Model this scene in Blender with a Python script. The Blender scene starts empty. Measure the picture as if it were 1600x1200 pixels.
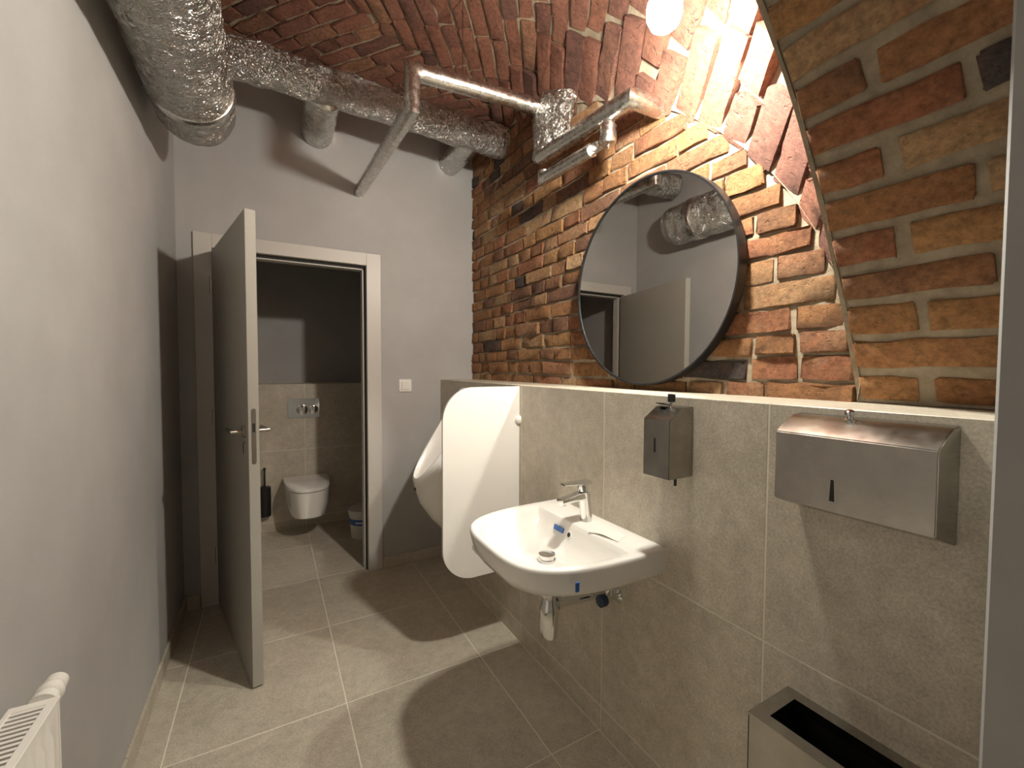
import bpy, bmesh, math, random
from mathutils import Vector, Matrix, noise

rnd = random.Random(11)
scene = bpy.context.scene
COL = scene.collection

# ------------------------------------------------------------------ camera, world, exposure
CAMH = 1.3828
cam_d = bpy.data.cameras.new('camera')
cam_d.sensor_fit = 'HORIZONTAL'; cam_d.sensor_width = 36.0; cam_d.lens = 15.169
cam_d.clip_start = 0.02
cam = bpy.data.objects.new('camera', cam_d); COL.objects.link(cam)
r_ = Vector((0.87268346, -0.48826926, 0.00408788)); u_ = Vector((0.01451466, 0.03430843, 0.99930589))
f_ = Vector((0.4880706, 0.87201838, -0.03702747))
cam.matrix_world = Matrix(((r_.x, u_.x, -f_.x, 0), (r_.y, u_.y, -f_.y, 0), (r_.z, u_.z, -f_.z, CAMH), (0, 0, 0, 1)))
scene.camera = cam
world = bpy.data.worlds.new('world'); scene.world = world; world.use_nodes = True
world.node_tree.nodes['Background'].inputs[0].default_value = (0.9, 0.95, 1.0, 1)
world.node_tree.nodes['Background'].inputs[1].default_value = 0.0
vs = scene.view_settings
vs.view_transform = 'Standard'; vs.look = 'None'; vs.gamma = 1.0; vs.use_curve_mapping = False
vs.exposure = 0.76
LAMP = Vector((0.965, 0.87, 2.37))
LAMP_STRENGTH = 700.0
LAMP_COLOR = (1.0, 0.955, 0.84, 1)
scene.cycles.max_bounces = 14; scene.cycles.diffuse_bounces = 8; scene.cycles.glossy_bounces = 6
scene.cycles.sample_clamp_indirect = 0.0
scene.cycles.blur_glossy = 0.05
scene.cycles.use_guiding = True            # the mirror throws the lamp's light back into the room
scene.cycles.guiding_training_samples = 128

# room measures (metres), floor z = 0, camera above the origin
XR, XB, XL, YB = 1.0788, 1.333, -0.4438, 2.9945
YN, YW = -1.0, 4.13            # near wall, toilet back wall
ZT = 1.297                     # top of the tiled half wall

# ------------------------------------------------------------------ materials
def new_mat(name):
    m = bpy.data.materials.new(name); m.use_nodes = True
    nt = m.node_tree; b = nt.nodes['Principled BSDF']
    return m, nt, b
def N(nt, typ, **kw):
    n = nt.nodes.new(typ)
    for k, v in kw.items(): setattr(n, k, v)
    return n
def coords(nt, rand=0.0):
    tc = N(nt, 'ShaderNodeTexCoord')
    if not rand: return tc.outputs['Object']
    oi = N(nt, 'ShaderNodeObjectInfo'); mu = N(nt, 'ShaderNodeMath', operation='MULTIPLY'); mu.inputs[1].default_value = rand
    nt.links.new(oi.outputs['Random'], mu.inputs[0])
    ad = N(nt, 'ShaderNodeVectorMath', operation='ADD')
    nt.links.new(tc.outputs['Object'], ad.inputs[0]); nt.links.new(mu.outputs[0], ad.inputs[1])
    return ad.outputs[0]
def noise_n(nt, vec, scale, detail=4, rough=0.6):
    n = N(nt, 'ShaderNodeTexNoise'); n.inputs['Scale'].default_value = scale
    n.inputs['Detail'].default_value = detail; n.inputs['Roughness'].default_value = rough
    nt.links.new(vec, n.inputs['Vector']); return n.outputs['Fac']
def ramp(nt, fac, stops):
    r = N(nt, 'ShaderNodeValToRGB'); e = r.color_ramp.elements
    while len(e) < len(stops): e.new(0.5)
    for el, (p, c) in zip(e, stops):
        el.position = p; el.color = (c[0], c[1], c[2], 1) if not isinstance(c, float) else (c, c, c, 1)
    nt.links.new(fac, r.inputs['Fac']); return r.outputs['Color']
def mixc(nt, fac, a, b, mode='MIX'):
    m = N(nt, 'ShaderNodeMix', data_type='RGBA', blend_type=mode)
    for s, v in ((m.inputs[0], fac), (m.inputs[6], a), (m.inputs[7], b)):
        if hasattr(v, 'links') or hasattr(v, 'is_linked'): nt.links.new(v, s)
        elif isinstance(v, float): s.default_value = v
        else: s.default_value = (*v, 1)
    return m.outputs[2]
def bump(nt, b, h, strength, dist):
    n = N(nt, 'ShaderNodeBump'); n.inputs['Strength'].default_value = strength; n.inputs['Distance'].default_value = dist
    nt.links.new(h, n.inputs['Height']); nt.links.new(n.outputs[0], b.inputs['Normal'])
def simple(name, col, rough=0.5, metal=0.0, coat=0.0):
    m, nt, b = new_mat(name)
    b.inputs['Base Color'].default_value = (*col, 1); b.inputs['Roughness'].default_value = rough
    b.inputs['Metallic'].default_value = metal; b.inputs['Coat Weight'].default_value = coat
    return m
def plaster(name, c1, c2):
    m, nt, b = new_mat(name); v = coords(nt)
    nt.links.new(ramp(nt, noise_n(nt, v, 3.0, 5), [(0.35, c1), (0.68, c2)]), b.inputs['Base Color'])
    b.inputs['Roughness'].default_value = 0.75
    bump(nt, b, noise_n(nt, v, 160, 3), 0.18, 0.002)
    return m
def tile_mat(name, c1, c2, rough=0.42):
    m, nt, b = new_mat(name); v = coords(nt, 37.0)
    big = ramp(nt, noise_n(nt, v, 4.0, 8, 0.72), [(0.3, c1), (0.7, c2)])
    mid = ramp(nt, noise_n(nt, v, 22.0, 8, 0.8), [(0.34, 0.80), (0.62, 1.04)])
    big = mixc(nt, 1.0, big, mid, 'MULTIPLY')
    fine = ramp(nt, noise_n(nt, v, 170.0, 3, 0.75), [(0.36, 0.76), (0.62, 1.04)])
    nt.links.new(mixc(nt, 1.0, big, fine, 'MULTIPLY'), b.inputs['Base Color'])
    b.inputs['Roughness'].default_value = rough
    bump(nt, b, noise_n(nt, v, 90, 4), 0.06, 0.001)
    return m
def brick_mat(name, stops, smear=0.62, relief=0.045):
    m, nt, b = new_mat(name); v = coords(nt, 91.0)
    oi = N(nt, 'ShaderNodeObjectInfo')
    nz = noise_n(nt, v, 9.0, 6, 0.7)
    a = N(nt, 'ShaderNodeMath', operation='MULTIPLY_ADD'); a.inputs[1].default_value = 0.34; a.inputs[2].default_value = -0.17
    nt.links.new(nz, a.inputs[0])
    s = N(nt, 'ShaderNodeMath', operation='ADD'); nt.links.new(a.outputs[0], s.inputs[0]); nt.links.new(oi.outputs['Random'], s.inputs[1])
    col = ramp(nt, s.outputs[0], stops)
    fine = ramp(nt, noise_n(nt, v, 55.0, 5, 0.75), [(0.3, 0.45), (0.62, 1.05)])
    col = mixc(nt, 1.0, col, fine, 'MULTIPLY')
    sm = ramp(nt, noise_n(nt, v, 16.0, 6, 0.75), [(smear, 0.0), (smear + 0.1, 0.55)])
    col = mixc(nt, sm, col, (0.30, 0.235, 0.165))
    nt.links.new(col, b.inputs['Base Color']); b.inputs['Roughness'].default_value = 0.88
    h = mixc(nt, 0.45, noise_n(nt, v, 34.0, 12, 0.82), noise_n(nt, v, 120.0, 6, 0.8))
    pit = ramp(nt, noise_n(nt, v, 48.0, 3, 0.6), [(0.30, 0.0), (0.40, 1.0)])
    h = mixc(nt, 0.25, h, pit)
    bump(nt, b, h, 1.0, relief)
    return m
def foil_mat(name, scale, strength, rough=0.22, col=(0.62, 0.61, 0.58), wide=0.6, dist=0.02):
    m, nt, b = new_mat(name); v = coords(nt)
    b.inputs['Base Color'].default_value = (*col, 1); b.inputs['Metallic'].default_value = 1.0
    n1 = N(nt, 'ShaderNodeTexNoise'); n1.inputs['Scale'].default_value = scale; n1.inputs['Detail'].default_value = 3
    n1.inputs['Distortion'].default_value = 2.2
    nt.links.new(v, n1.inputs['Vector'])
    vo = N(nt, 'ShaderNodeTexVoronoi'); vo.feature = 'DISTANCE_TO_EDGE'; vo.inputs['Scale'].default_value = scale * 1.6
    ds = N(nt, 'ShaderNodeVectorMath', operation='MULTIPLY_ADD'); ds.inputs[1].default_value = (0.05, 0.05, 0.05)
    nt.links.new(n1.outputs['Color'], ds.inputs[0]); nt.links.new(v, ds.inputs[2]); nt.links.new(ds.outputs[0], vo.inputs['Vector'])
    h = mixc(nt, wide, n1.outputs['Fac'], vo.outputs['Distance'])
    bump(nt, b, h, strength, dist)
    nt.links.new(ramp(nt, noise_n(nt, v, scale * 0.7, 3), [(0.3, rough * 0.7), (0.7, rough * 1.5)]), b.inputs['Roughness'])
    return m
def steel_mat(name, col=(0.45, 0.43, 0.39), rough=0.22):
    m, nt, b = new_mat(name); v = coords(nt)
    b.inputs['Metallic'].default_value = 1.0
    nt.links.new(ramp(nt, noise_n(nt, v, 14.0, 5, 0.65), [(0.3, tuple(c * 0.78 for c in col)), (0.7, col)]), b.inputs['Base Color'])
    nt.links.new(ramp(nt, noise_n(nt, v, 22.0, 4), [(0.3, rough * 0.8), (0.7, rough * 1.25)]), b.inputs['Roughness'])
    bump(nt, b, noise_n(nt, v, 300, 2), 0.05, 0.001)
    return m

M = {}
M['plaster'] = plaster('grey_plaster', (0.375, 0.37, 0.36), (0.42, 0.415, 0.405))
M['tile'] = tile_mat('greige_wall_tile', (0.52, 0.47, 0.375), (0.68, 0.62, 0.51))
M['ftile'] = tile_mat('greige_floor_tile', (0.48, 0.435, 0.35), (0.60, 0.55, 0.45), 0.5)
M['grout'] = simple('grout', (0.72, 0.67, 0.56), 0.8)
M['mortar'] = None
def mortar_mat(name, c1, c2):
    m, nt, b = new_mat(name); v = coords(nt)
    nt.links.new(ramp(nt, noise_n(nt, v, 18.0, 7, 0.7), [(0.3, c1), (0.7, c2)]), b.inputs['Base Color'])
    b.inputs['Roughness'].default_value = 0.95
    bump(nt, b, noise_n(nt, v, 55.0, 8, 0.75), 0.9, 0.008)
    return m
M['mortar'] = mortar_mat('lime_mortar', (0.28, 0.22, 0.15), (0.48, 0.40, 0.29))
WALLST = [(0.0, (0.090, 0.072, 0.067)), (0.10, (0.216, 0.108, 0.072)), (0.3, (0.456, 0.210, 0.084)), (0.5, (0.564, 0.300, 0.120)),
          (0.65, (0.432, 0.162, 0.078)), (0.82, (0.588, 0.372, 0.192)), (1.0, (0.504, 0.234, 0.096))]
VAULTST = [(0.0, (0.227, 0.110, 0.084)), (0.3, (0.393, 0.162, 0.104)), (0.6, (0.468, 0.194, 0.116)), (0.85, (0.348, 0.152, 0.109)), (1.0, (0.529, 0.260, 0.139))]
M['brick'] = brick_mat('old_orange_brick', WALLST)
M['pbrick'] = brick_mat('smooth_old_brick', WALLST, 0.66, 0.014)
M['vbrick'] = brick_mat('old_red_brick', VAULTST, 0.64)
M['foil'] = foil_mat('crumpled_foil', 26.0, 0.9, 0.21, (0.60, 0.59, 0.56), 0.6, 0.03)
M['foil2'] = foil_mat('smooth_foil', 60.0, 0.10, 0.25, (0.62, 0.61, 0.58), 0.6, 0.004)
M['steel'] = steel_mat('brushed_steel')
M['near_black'] = simple('slot_black', (0.012, 0.011, 0.01), 0.6)  # near-black colour for painted hole interiors and other black pieces
M['chrome'] = simple('chrome', (0.75, 0.75, 0.74), 0.08, 1.0)
M['nickel'] = simple('satin_nickel', (0.50, 0.46, 0.40), 0.3, 1.0)
M['ceramic'] = simple('white_ceramic', (0.80, 0.79, 0.75), 0.12, 0, 0.4)
M['white'] = simple('white_enamel', (0.80, 0.78, 0.73), 0.35)
M['panel'] = simple('white_panel', (0.78, 0.77, 0.73), 0.45)
M['door'] = simple('grey_beige_laminate', (0.33, 0.315, 0.275), 0.5)
M['casing'] = simple('grey_casing_laminate', (0.52, 0.50, 0.46), 0.42)
M['seal'] = simple('black_seal', (0.02, 0.02, 0.02), 0.7)
M['black'] = simple('black_metal', (0.012, 0.012, 0.013), 0.4, 0.0)
M['mirror'] = simple('mirror_glass', (0.72, 0.73, 0.72), 0.0, 1.0)
M['blue'] = simple('blue_print', (0.02, 0.11, 0.38), 0.4)
M['paper'] = simple('white_paper', (0.78, 0.76, 0.70), 0.7)
M['grey_print'] = simple('grey_print', (0.30, 0.30, 0.32), 0.6)
M['plastic_blue'] = simple('dark_blue_plastic', (0.02, 0.04, 0.09), 0.4)
M['bucket'] = simple('white_bucket_plastic', (0.62, 0.61, 0.58), 0.4)

# ------------------------------------------------------------------ object helpers
def link(name, me, mat, parent=None, smooth=False):
    if mat is not None: me.materials.append(mat)
    if smooth:
        for p in me.polygons: p.use_smooth = True
    o = bpy.data.objects.new(name, me); COL.objects.link(o)
    if parent is not None: o.parent = parent
    return o
def obj(name, bm, mat, parent=None, smooth=False):
    bmesh.ops.recalc_face_normals(bm, faces=bm.faces)
    me = bpy.data.meshes.new(name); bm.to_mesh(me); bm.free()
    return link(name, me, mat, parent, smooth)
def smart(o, ang=40):
    for p in o.data.polygons: p.use_smooth = True
    try: o.data.set_sharp_from_angle(angle=math.radians(ang))
    except Exception: pass
    return o
def tag(o, label, cat, group=None):
    o['label'] = label; o['category'] = cat
    if group: o['group'] = group
    return o
def struct(o, label=None):
    o['kind'] = 'structure'
    if label: o['label'] = label
    return o
def thing(name, loc, label, cat, group=None, rz=0.0):
    o = bpy.data.objects.new(name, None); COL.objects.link(o)
    o.location = loc; o.rotation_euler = (0, 0, rz); o.empty_display_size = 0.05
    return tag(o, label, cat, group)
def box(bm, x0, x1, y0, y1, z0, z1, bev=0.0, seg=1):
    c = Vector(((x0 + x1) / 2, (y0 + y1) / 2, (z0 + z1) / 2))
    r = bmesh.ops.create_cube(bm, size=1.0)
    vs_ = r['verts']
    for v in vs_: v.co = Vector((v.co.x * (x1 - x0), v.co.y * (y1 - y0), v.co.z * (z1 - z0))) + c
    if bev:
        es = list({e for v in vs_ for e in v.link_edges})
        bmesh.ops.bevel(bm, geom=es, offset=bev, segments=seg, affect='EDGES', clamp_overlap=True)
    return bm
def mkbox(name, dims, mat, parent=None, bev=0.0, seg=1, off=(0, 0, 0)):
    x0, x1, y0, y1, z0, z1 = dims; ox, oy, oz = off
    bm = bmesh.new(); box(bm, x0 - ox, x1 - ox, y0 - oy, y1 - oy, z0 - oz, z1 - oz, bev, seg)
    return obj(name, bm, mat, parent)
def loft(bm, loops, cap0=True, cap1=True, closed=True):
    rows = [[bm.verts.new(p) for p in L] for L in loops]
    n = len(rows[0])
    for a, b in zip(rows, rows[1:]):
        for i in range(n if closed else n - 1):
            j = (i + 1) % n
            try: bm.faces.new((a[i], a[j], b[j], b[i]))
            except ValueError: pass
    if cap0: bm.faces.new(list(reversed(rows[0])))
    if cap1: bm.faces.new(rows[-1])
    return rows
def ring(c, ax, r, n=24, up=None):
    ax = Vector(ax).normalized()
    up = Vector(up) if up else (Vector((0, 0, 1)) if abs(ax.z) < 0.9 else Vector((1, 0, 0)))
    a = ax.cross(up).normalized(); b = a.cross(ax).normalized()
    return [Vector(c) + a * (r * math.cos(2 * math.pi * i / n)) + b * (r * math.sin(2 * math.pi * i / n)) for i in range(n)]
def lathe(bm, prof, c=(0, 0, 0), ax=(0, 0, 1), n=24):
    c = Vector(c); axv = Vector(ax).normalized()
    return loft(bm, [ring(c + axv * h, axv, max(r, 1e-4), n) for r, h in prof])
def tube(bm, pts, r, n=20, step=0.03, amp=0.0, freq=9.0, seed=0.0, cap=True):
    """round tube with mitred corners along a polyline"""
    pts = [Vector(p) for p in pts]
    rings = []
    up0 = None
    for i in range(len(pts) - 1):
        d = (pts[i + 1] - pts[i]); Ln = d.length; d.normalize()
        up = Vector((0, 0, 1)) if abs(d.z) < 0.9 else Vector((0, 1, 0))
        # keep a consistent frame through corners by rotating the previous one
        if up0 is not None:
            q = prev.rotation_difference(d); a = q @ a; b = q @ b
        else:
            a = d.cross(up).normalized(); b = a.cross(d).normalized()
        up0 = True; prev = d.copy()
        k = max(1, int(Ln / step))
        for s in range(k + 1):
            if i > 0 and s == 0: continue
            t = s / k; c = pts[i] + d * (Ln * t)
            L = [c + a * (r * math.cos(2 * math.pi * j / n)) + b * (r * math.sin(2 * math.pi * j / n)) for j in range(n)]
            if s == k and i < len(pts) - 2:
                d2 = (pts[i + 2] - pts[i + 1]).normalized(); nrm = (d + d2).normalized()
                L = [v + d * ((c - v).dot(nrm) / d.dot(nrm)) for v in L]
            elif i > 0 and t < 0.5 or (i < len(pts) - 2 and t > 0.5):
                # avoid rings crossing the mitre plane
                ok = True
                if i > 0:
                    nrm = (d + (pts[i] - pts[i - 1]).normalized()).normalized()
                    ok = ok and all((v - pts[i]).dot(nrm) > 0.002 for v in L)
                if i < len(pts) - 2:
                    nrm = (d + (pts[i + 2] - pts[i + 1]).normalized()).normalized()
                    ok = ok and all((v - pts[i + 1]).dot(nrm) < -0.002 for v in L)
                if not ok: continue
            if amp:
                L = [v + (v - c).normalized() * amp * (noise.noise(v * freq + Vector((seed, 0, 0))) + 0.5 * noise.noise(v * freq * 2.7 + Vector((0, seed, 0)))) for v in L]
            rings.append(L)
    return loft(bm, rings, cap, cap)
def dloop(wall, off, D, W, z, m=3.0, n=40, nb=8, lat=0.0, dirv=(-1, 0), zf=None):
    """D-shaped outline: straight back edge at the wall, rounded front"""
    dv = Vector((dirv[0], dirv[1], 0)); lv = Vector((-dv.y, dv.x, 0)); out = []
    for i in range(n + 1):
        a = -math.pi / 2 + math.pi * i / n
        ca, sa = max(math.cos(a), 0.0), math.sin(a)
        dep = D * ca ** (2 / m); y = W / 2 * math.copysign(abs(sa) ** (2 / m), sa)
        out.append((dep, y))
    for i in range(1, nb): out.append((0.0, W / 2 - W * i / nb))
    return [Vector(wall) + dv * (off + dd) + lv * (y + lat) + Vector((0, 0, z if zf is None else z + (zf - z) * (dd / D))) for dd, y in out]
def extrude_profile(bm, prof, y0, y1, bev=0.0):
    """profile in (x, z), extruded along y"""
    a = [bm.verts.new((x, y0, z)) for x, z in prof]; b = [bm.verts.new((x, y1, z)) for x, z in prof]
    n = len(prof)
    for i in range(n):
        j = (i + 1) % n; bm.faces.new((a[i], a[j], b[j], b[i]))
    bm.faces.new(list(reversed(a))); bm.faces.new(b)
    if bev: bmesh.ops.bevel(bm, geom=list(bm.edges), offset=bev, segments=2, affect='EDGES', clamp_overlap=True)
    return bm

# ------------------------------------------------------------------ room shell
floor = struct(mkbox('floor', (XL - 0.1, 1.5, YN - 0.1, YW + 0.2, -0.1, -0.0006), M['grout']))
wall_left = struct(mkbox('wall_left', (XL - 0.12, XL, YN - 0.1, YW + 0.5, -0.05, 3.4), M['plaster']))
struct(mkbox('wall_near', (XL, 1.5, YN - 0.12, YN, -0.05, 3.4), M['plaster']))
struct(mkbox('wall_pillar', (0.90, 1.50, YN, 0.1996, -0.05, 3.4), M['plaster'], bev=0.004))
# back wall with the door opening
DX0, DX1, DZ = -0.30, 0.585, 2.075
bm = bmesh.new()
box(bm, XL, DX0, YB, YB + 0.11, 0, 3.4); box(bm, DX1, XB + 0.1, YB, YB + 0.11, 0, 3.4); box(bm, DX0, DX1, YB, YB + 0.11, DZ, 3.4)
struct(obj('wall_back', bm, M['plaster']))
# toilet cabin behind it
bm = bmesh.new(); box(bm, XL, 1.05, YW - 0.0094, YW + 0.4, 0, 1.238); WCL = struct(obj('wall_toilet_tiled', bm, M['grout']))
struct(mkbox('wall_toilet_back', (XL, 1.05, YW + 0.34, YW + 0.5, 1.2, 2.75), M['plaster']))
struct(mkbox('wall_toilet_right', (1.0, 1.1, YB + 0.1, YW + 0.5, 0, 2.75), M['plaster']))
struct(mkbox('wall_toilet_left', (XL - 0.02, XL + 0.004, YB + 0.11, YW + 0.5, 0, 2.75), M['plaster']))
struct(mkbox('ceiling_toilet', (XL, 1.05, YB + 0.1, YW + 0.5, 2.7, 2.8), M['plaster']))

# tiles: separate slabs with recessed joints
def tile_slab(parent, dims, mat, g=0.0013):
    o = mkbox('tile', dims, mat, parent, bev=0.0012)
    return o
def cuts(lo, hi, at, pitch):
    k0 = math.floor((lo - at) / pitch); c = [lo]
    x = at + k0 * pitch
    while x < hi - 1e-6:
        if x > lo + 1e-6: c.append(x)
        x += pitch
    c.append(hi); return c
G = 0.0017
for a, b in zip(*(lambda c: (c, c[1:]))(cuts(XL, XR, 0.255, 0.605))):
    for c, d in zip(*(lambda c: (c, c[1:]))(cuts(YN, YW, 1.234, 0.605))):
        if b - a < 0.01 or d - c < 0.01: continue
        tile_slab(floor, (a + G, b - G, c + G, d - G, -0.02, 0.0), M['ftile'])
for a, b in zip(*(lambda c: (c, c[1:]))(cuts(XL, 1.0, 0.255, 0.605))):
    if a < XR < b + 0.2 and False: pass
# half-height tiled wall in front of the brick
half = struct(mkbox('wall_half', (XR + 0.0006, XB + 0.05, 0.15, YB, 0, ZT - 0.001), M['grout']))
ys = cuts(0.19, YB, 1.2254, 0.605)
for c, d in zip(ys, ys[1:]):
    for z0, z1 in ((0.0, 0.097), (0.097, 0.697), (0.697, ZT)):
        tile_slab(half, (XR - 0.0, XR + 0.012, c + G, d - G, z0 + G, z1 - (0 if z1 == ZT else G)), M['tile'])
    tile_slab(half, (XR + 0.012, XB + 0.03, c + G, d - G, ZT - 0.01, ZT), M['tile'])
# tiled wall of the toilet cabin
for a, b in zip(*(lambda c: (c, c[1:]))(cuts(XL, 1.0, 0.254, 0.605))):
    for z0, z1 in ((0.0, 0.075), (0.075, 0.675), (0.675, 1.24)):
        if b - a > 0.01: tile_slab(WCL, (a + G, b - G, YW - 0.01, YW + 0.002, z0 + G, z1 - G), M['tile'])
# tiled skirting
def skirting(name, dims_list):
    base = None
    for i, dd in enumerate(dims_list):
        if base is None:
            x0, x1, y0, y1, z0, z1 = dims_list[0]
            base = bpy.data.objects.new(name, None); COL.objects.link(base); base.empty_display_size = 0.05; struct(base)
        mkbox('tile', dd, M['ftile'], base, bev=0.0012)
yy = cuts(YN, YB, 1.234, 0.605)
skirting('baseboard_left', [(XL, XL + 0.011, a + G, b - G, 0.0, 0.078) for a, b in zip(yy, yy[1:]) if b - a > 0.01])
skirting('baseboard_back', [(0.657, XR, YB - 0.011, YB, 0.0, 0.075), (XL + 0.012, -0.37, YB - 0.011, YB, 0.0, 0.075)])

# ------------------------------------------------------------------ bricks
def brick_mesh(name, L, H, seed, D=0.035, rough=0.003, drop=0.006, nx=7):
    """front face in local x (length) / y (height), z outward"""
    R = random.Random(seed); vx = []; fs = []
    eu = 1 - 0.009 / L
    us = [-1, -eu] + [-eu + 2 * eu * (i + 1) / (nx - 3) for i in range(nx - 4)] + [eu, 1]
    vv = [-1, -0.86, 0.86, 1]; ny = 4
    for j in range(ny):
        for i in range(nx):
            u, v = us[i], vv[j]
            x, y = u * L / 2, v * H / 2
            edge = abs(u) == 1 or abs(v) == 1
            if abs(u) == 1 and abs(v) == 1: x -= math.copysign(R.uniform(0.0, 0.006), u); y -= math.copysign(R.uniform(0.0, 0.005), v)
            if abs(u) == 1: x += R.uniform(-0.004, 0.003)
            if abs(v) == 1: y += R.uniform(-0.005, 0.003)
            if abs(u) < eu: x += R.uniform(-0.008, 0.008)
            if abs(v) < 1: y += R.uniform(-0.002, 0.002)
            z = R.uniform(-rough, rough)
            if edge: z -= R.uniform(0.5, 1.4) * drop
            vx.append((x, y, z))
    idx = lambda i, j: j * nx + i
    for j in range(ny - 1):
        for i in range(nx - 1): fs.append((idx(i, j), idx(i + 1, j), idx(i + 1, j + 1), idx(i, j + 1)))
    per = [idx(i, 0) for i in range(nx)] + [idx(nx - 1, j) for j in range(1, ny)] + [idx(i, ny - 1) for i in range(nx - 2, -1, -1)] + [idx(0, j) for j in range(ny - 2, 0, -1)]
    b0 = len(vx)
    for k in per: vx.append((vx[k][0], vx[k][1], -D))
    n = len(per)
    for k in range(n):
        k2 = (k + 1) % n; fs.append((per[k2], per[k], b0 + k, b0 + k2))
    me = bpy.data.meshes.new(name); me.from_pydata(vx, [], fs); me.update()
    for p in me.polygons: p.use_smooth = True
    me.set_sharp_from_angle(angle=math.radians(52))
    return me
BH = 0.066
def brick_set(prefix, mat, rough, drop):
    S = {}
    for kind, L, cnt in (('stretcher', 0.25, 12), ('header', 0.122, 8), ('closer', 0.062, 4)):
        S[kind] = []
        for k in range(cnt):
            me = brick_mesh(prefix + '_' + kind, L, BH, len(prefix) * 1000 + cnt * 100 + k, rough=rough, drop=drop, nx=7 if kind == 'stretcher' else 5)
            me.materials.append(mat); S[kind].append((me, L))
    return S
SET_W = brick_set('wall_brick', M['brick'], 0.0055, 0.0035)
SET_V = brick_set('vault_brick', M['vbrick'], 0.0055, 0.0035)
SET_P = brick_set('pier_brick', M['pbrick'], 0.0014, 0.0035)
def put_brick(parent, S, c, tx, ty, nrm, length, height, out=0.0):
    kind = 'stretcher' if length > 0.175 else ('header' if length > 0.085 else 'closer')
    me, L = rnd.choice(S[kind])
    o = bpy.data.objects.new('brick', me); COL.objects.link(o); o.parent = parent
    sx = length / L; sy = height / BH
    flip = rnd.choice((1, -1))
    tx = tx * flip; ty = ty * flip
    nrm = tx.cross(ty).normalized()
    c = c + nrm * out
    o.matrix_world = Matrix(((tx.x * sx, ty.x * sy, nrm.x, c.x), (tx.y * sx, ty.y * sy, nrm.y, c.y), (tx.z * sx, ty.z * sy, nrm.z, c.z), (0, 0, 0, 1)))
    return o
def fill(a, b, J=0.012, p_head=0.35):
    """split an interval into brick lengths"""
    out = []; s = a
    while b - s > 0.045:
        L = rnd.uniform(0.115, 0.135) if rnd.random() < p_head else rnd.uniform(0.235, 0.265)
        if b - (s + L + J) < 0.05: L = min(b - s, 0.275)
        L = min(L, b - s)
        out.append((s, s + L)); s += L + J * rnd.uniform(0.7, 1.5)
    if out and b - out[-1][1] < 0.07: out[-1] = (out[-1][0], b)
    return out

# vault geometry: profile on the brick wall is an elliptical arch that opens out towards the room
AY, AA = 3.4, 2.86
def bez(t):
    P0, P1, P2 = (XB, 1.297), (0.80, 2.72), (-0.60, 2.98)
    return tuple((1 - t) ** 2 * a + 2 * t * (1 - t) * b + t * t * c for a, b, c in zip(P0, P1, P2))
BEZ = [bez(i / 200) for i in range(201)]
def barrel_z(x):
    for (xa, za), (xb, zb) in zip(BEZ, BEZ[1:]):
        if xa >= x >= xb: return za + (zb - za) * (xa - x) / max(xa - xb, 1e-9)
    return BEZ[0][1] if x > BEZ[0][0] else BEZ[-1][1]
NA = 160
def profile(x):
    s = XB - x; n = 2.0 + 10.0 * min(max(s, 0), 0.32); top = 3.0 + 0.10 * max(s, 0) - 1.297
    zb = barrel_z(x); pts = []
    # from the groin up to the back wall
    f0 = min(max((zb - 1.297) / top, 0.0), 0.999)
    a0 = math.asin(min(1, f0 ** (n / 2)))
    u1 = (AY - (YB + 0.02)) / AA; a1 = math.acos(min(1, u1 ** (n / 2)))
    K = 400
    for i in range(K + 1):
        a = a0 + (a1 - a0) * i / K
        pts.append((AY - AA * max(math.cos(a), 0) ** (2 / n), 1.297 + top * max(math.sin(a), 0) ** (2 / n)))
    pts.reverse()                               # start at the back wall
    cum = [0.0]
    for (ya, za), (yb, zb2) in zip(pts, pts[1:]): cum.append(cum[-1] + math.hypot(yb - ya, zb2 - za))
    return pts, cum
GX = [XL - 0.05 + (XB - XL + 0.05) * i / 90 for i in range(91)]
PROF = [profile(x) for x in GX]
def on_prof(pr, a):
    pts, cum = pr
    if a >= cum[-1]: return pts[-1]
    lo, hi = 0, len(cum) - 1
    while hi - lo > 1:
        m = (lo + hi) // 2
        if cum[m] <= a: lo = m
        else: hi = m
    t = (a - cum[lo]) / max(cum[hi] - cum[lo], 1e-9)
    return (pts[lo][0] + (pts[hi][0] - pts[lo][0]) * t, pts[lo][1] + (pts[hi][1] - pts[lo][1]) * t)
def gxi(x):
    f = (x - GX[0]) / (GX[-1] - GX[0]) * 90; i = min(max(int(f), 0), 89); return i, min(max(f - i, 0), 1)
def A_of(x):
    i, t = gxi(x); return PROF[i][1][-1] * (1 - t) + PROF[i + 1][1][-1] * t
def S_(x, a):
    i, t = gxi(x); p0 = on_prof(PROF[i], a); p1 = on_prof(PROF[i + 1], a)
    return Vector((x, p0[0] * (1 - t) + p1[0] * t, p0[1] * (1 - t) + p1[1] * t))
INSIDE = Vector((0.35, 1.5, 1.6))
def S_n(x, a, e=0.02):
    dx = S_(min(x + e, XB), a) - S_(x - e, a); da = S_(x, a + e) - S_(x, max(a - e, 0))
    n = dx.cross(da).normalized()
    if n.dot(INSIDE - S_(x, a)) < 0: n = -n
    return n, dx.normalized(), da.normalized()
# mortar shell of the vault
bm = bmesh.new(); rows = []
for x in GX:
    A = A_of(x); row = []
    for k in range(NA + 1):
        a = A * k / NA
        P = S_(x, a); n, _, _ = S_n(x, min(a, A - 0.03))
        P = P - n * (0.013 + 0.004 * noise.noise(P * 14)) if x < XB - 0.01 else P
        row.append(bm.verts.new(P))
    rows.append(row)
for ra, rb in zip(rows, rows[1:]):
    for k in range(NA): bm.faces.new((ra[k], ra[k + 1], rb[k + 1], rb[k]))
ceiling = struct(obj('ceiling', bm, M['mortar'], smooth=True))
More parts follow.
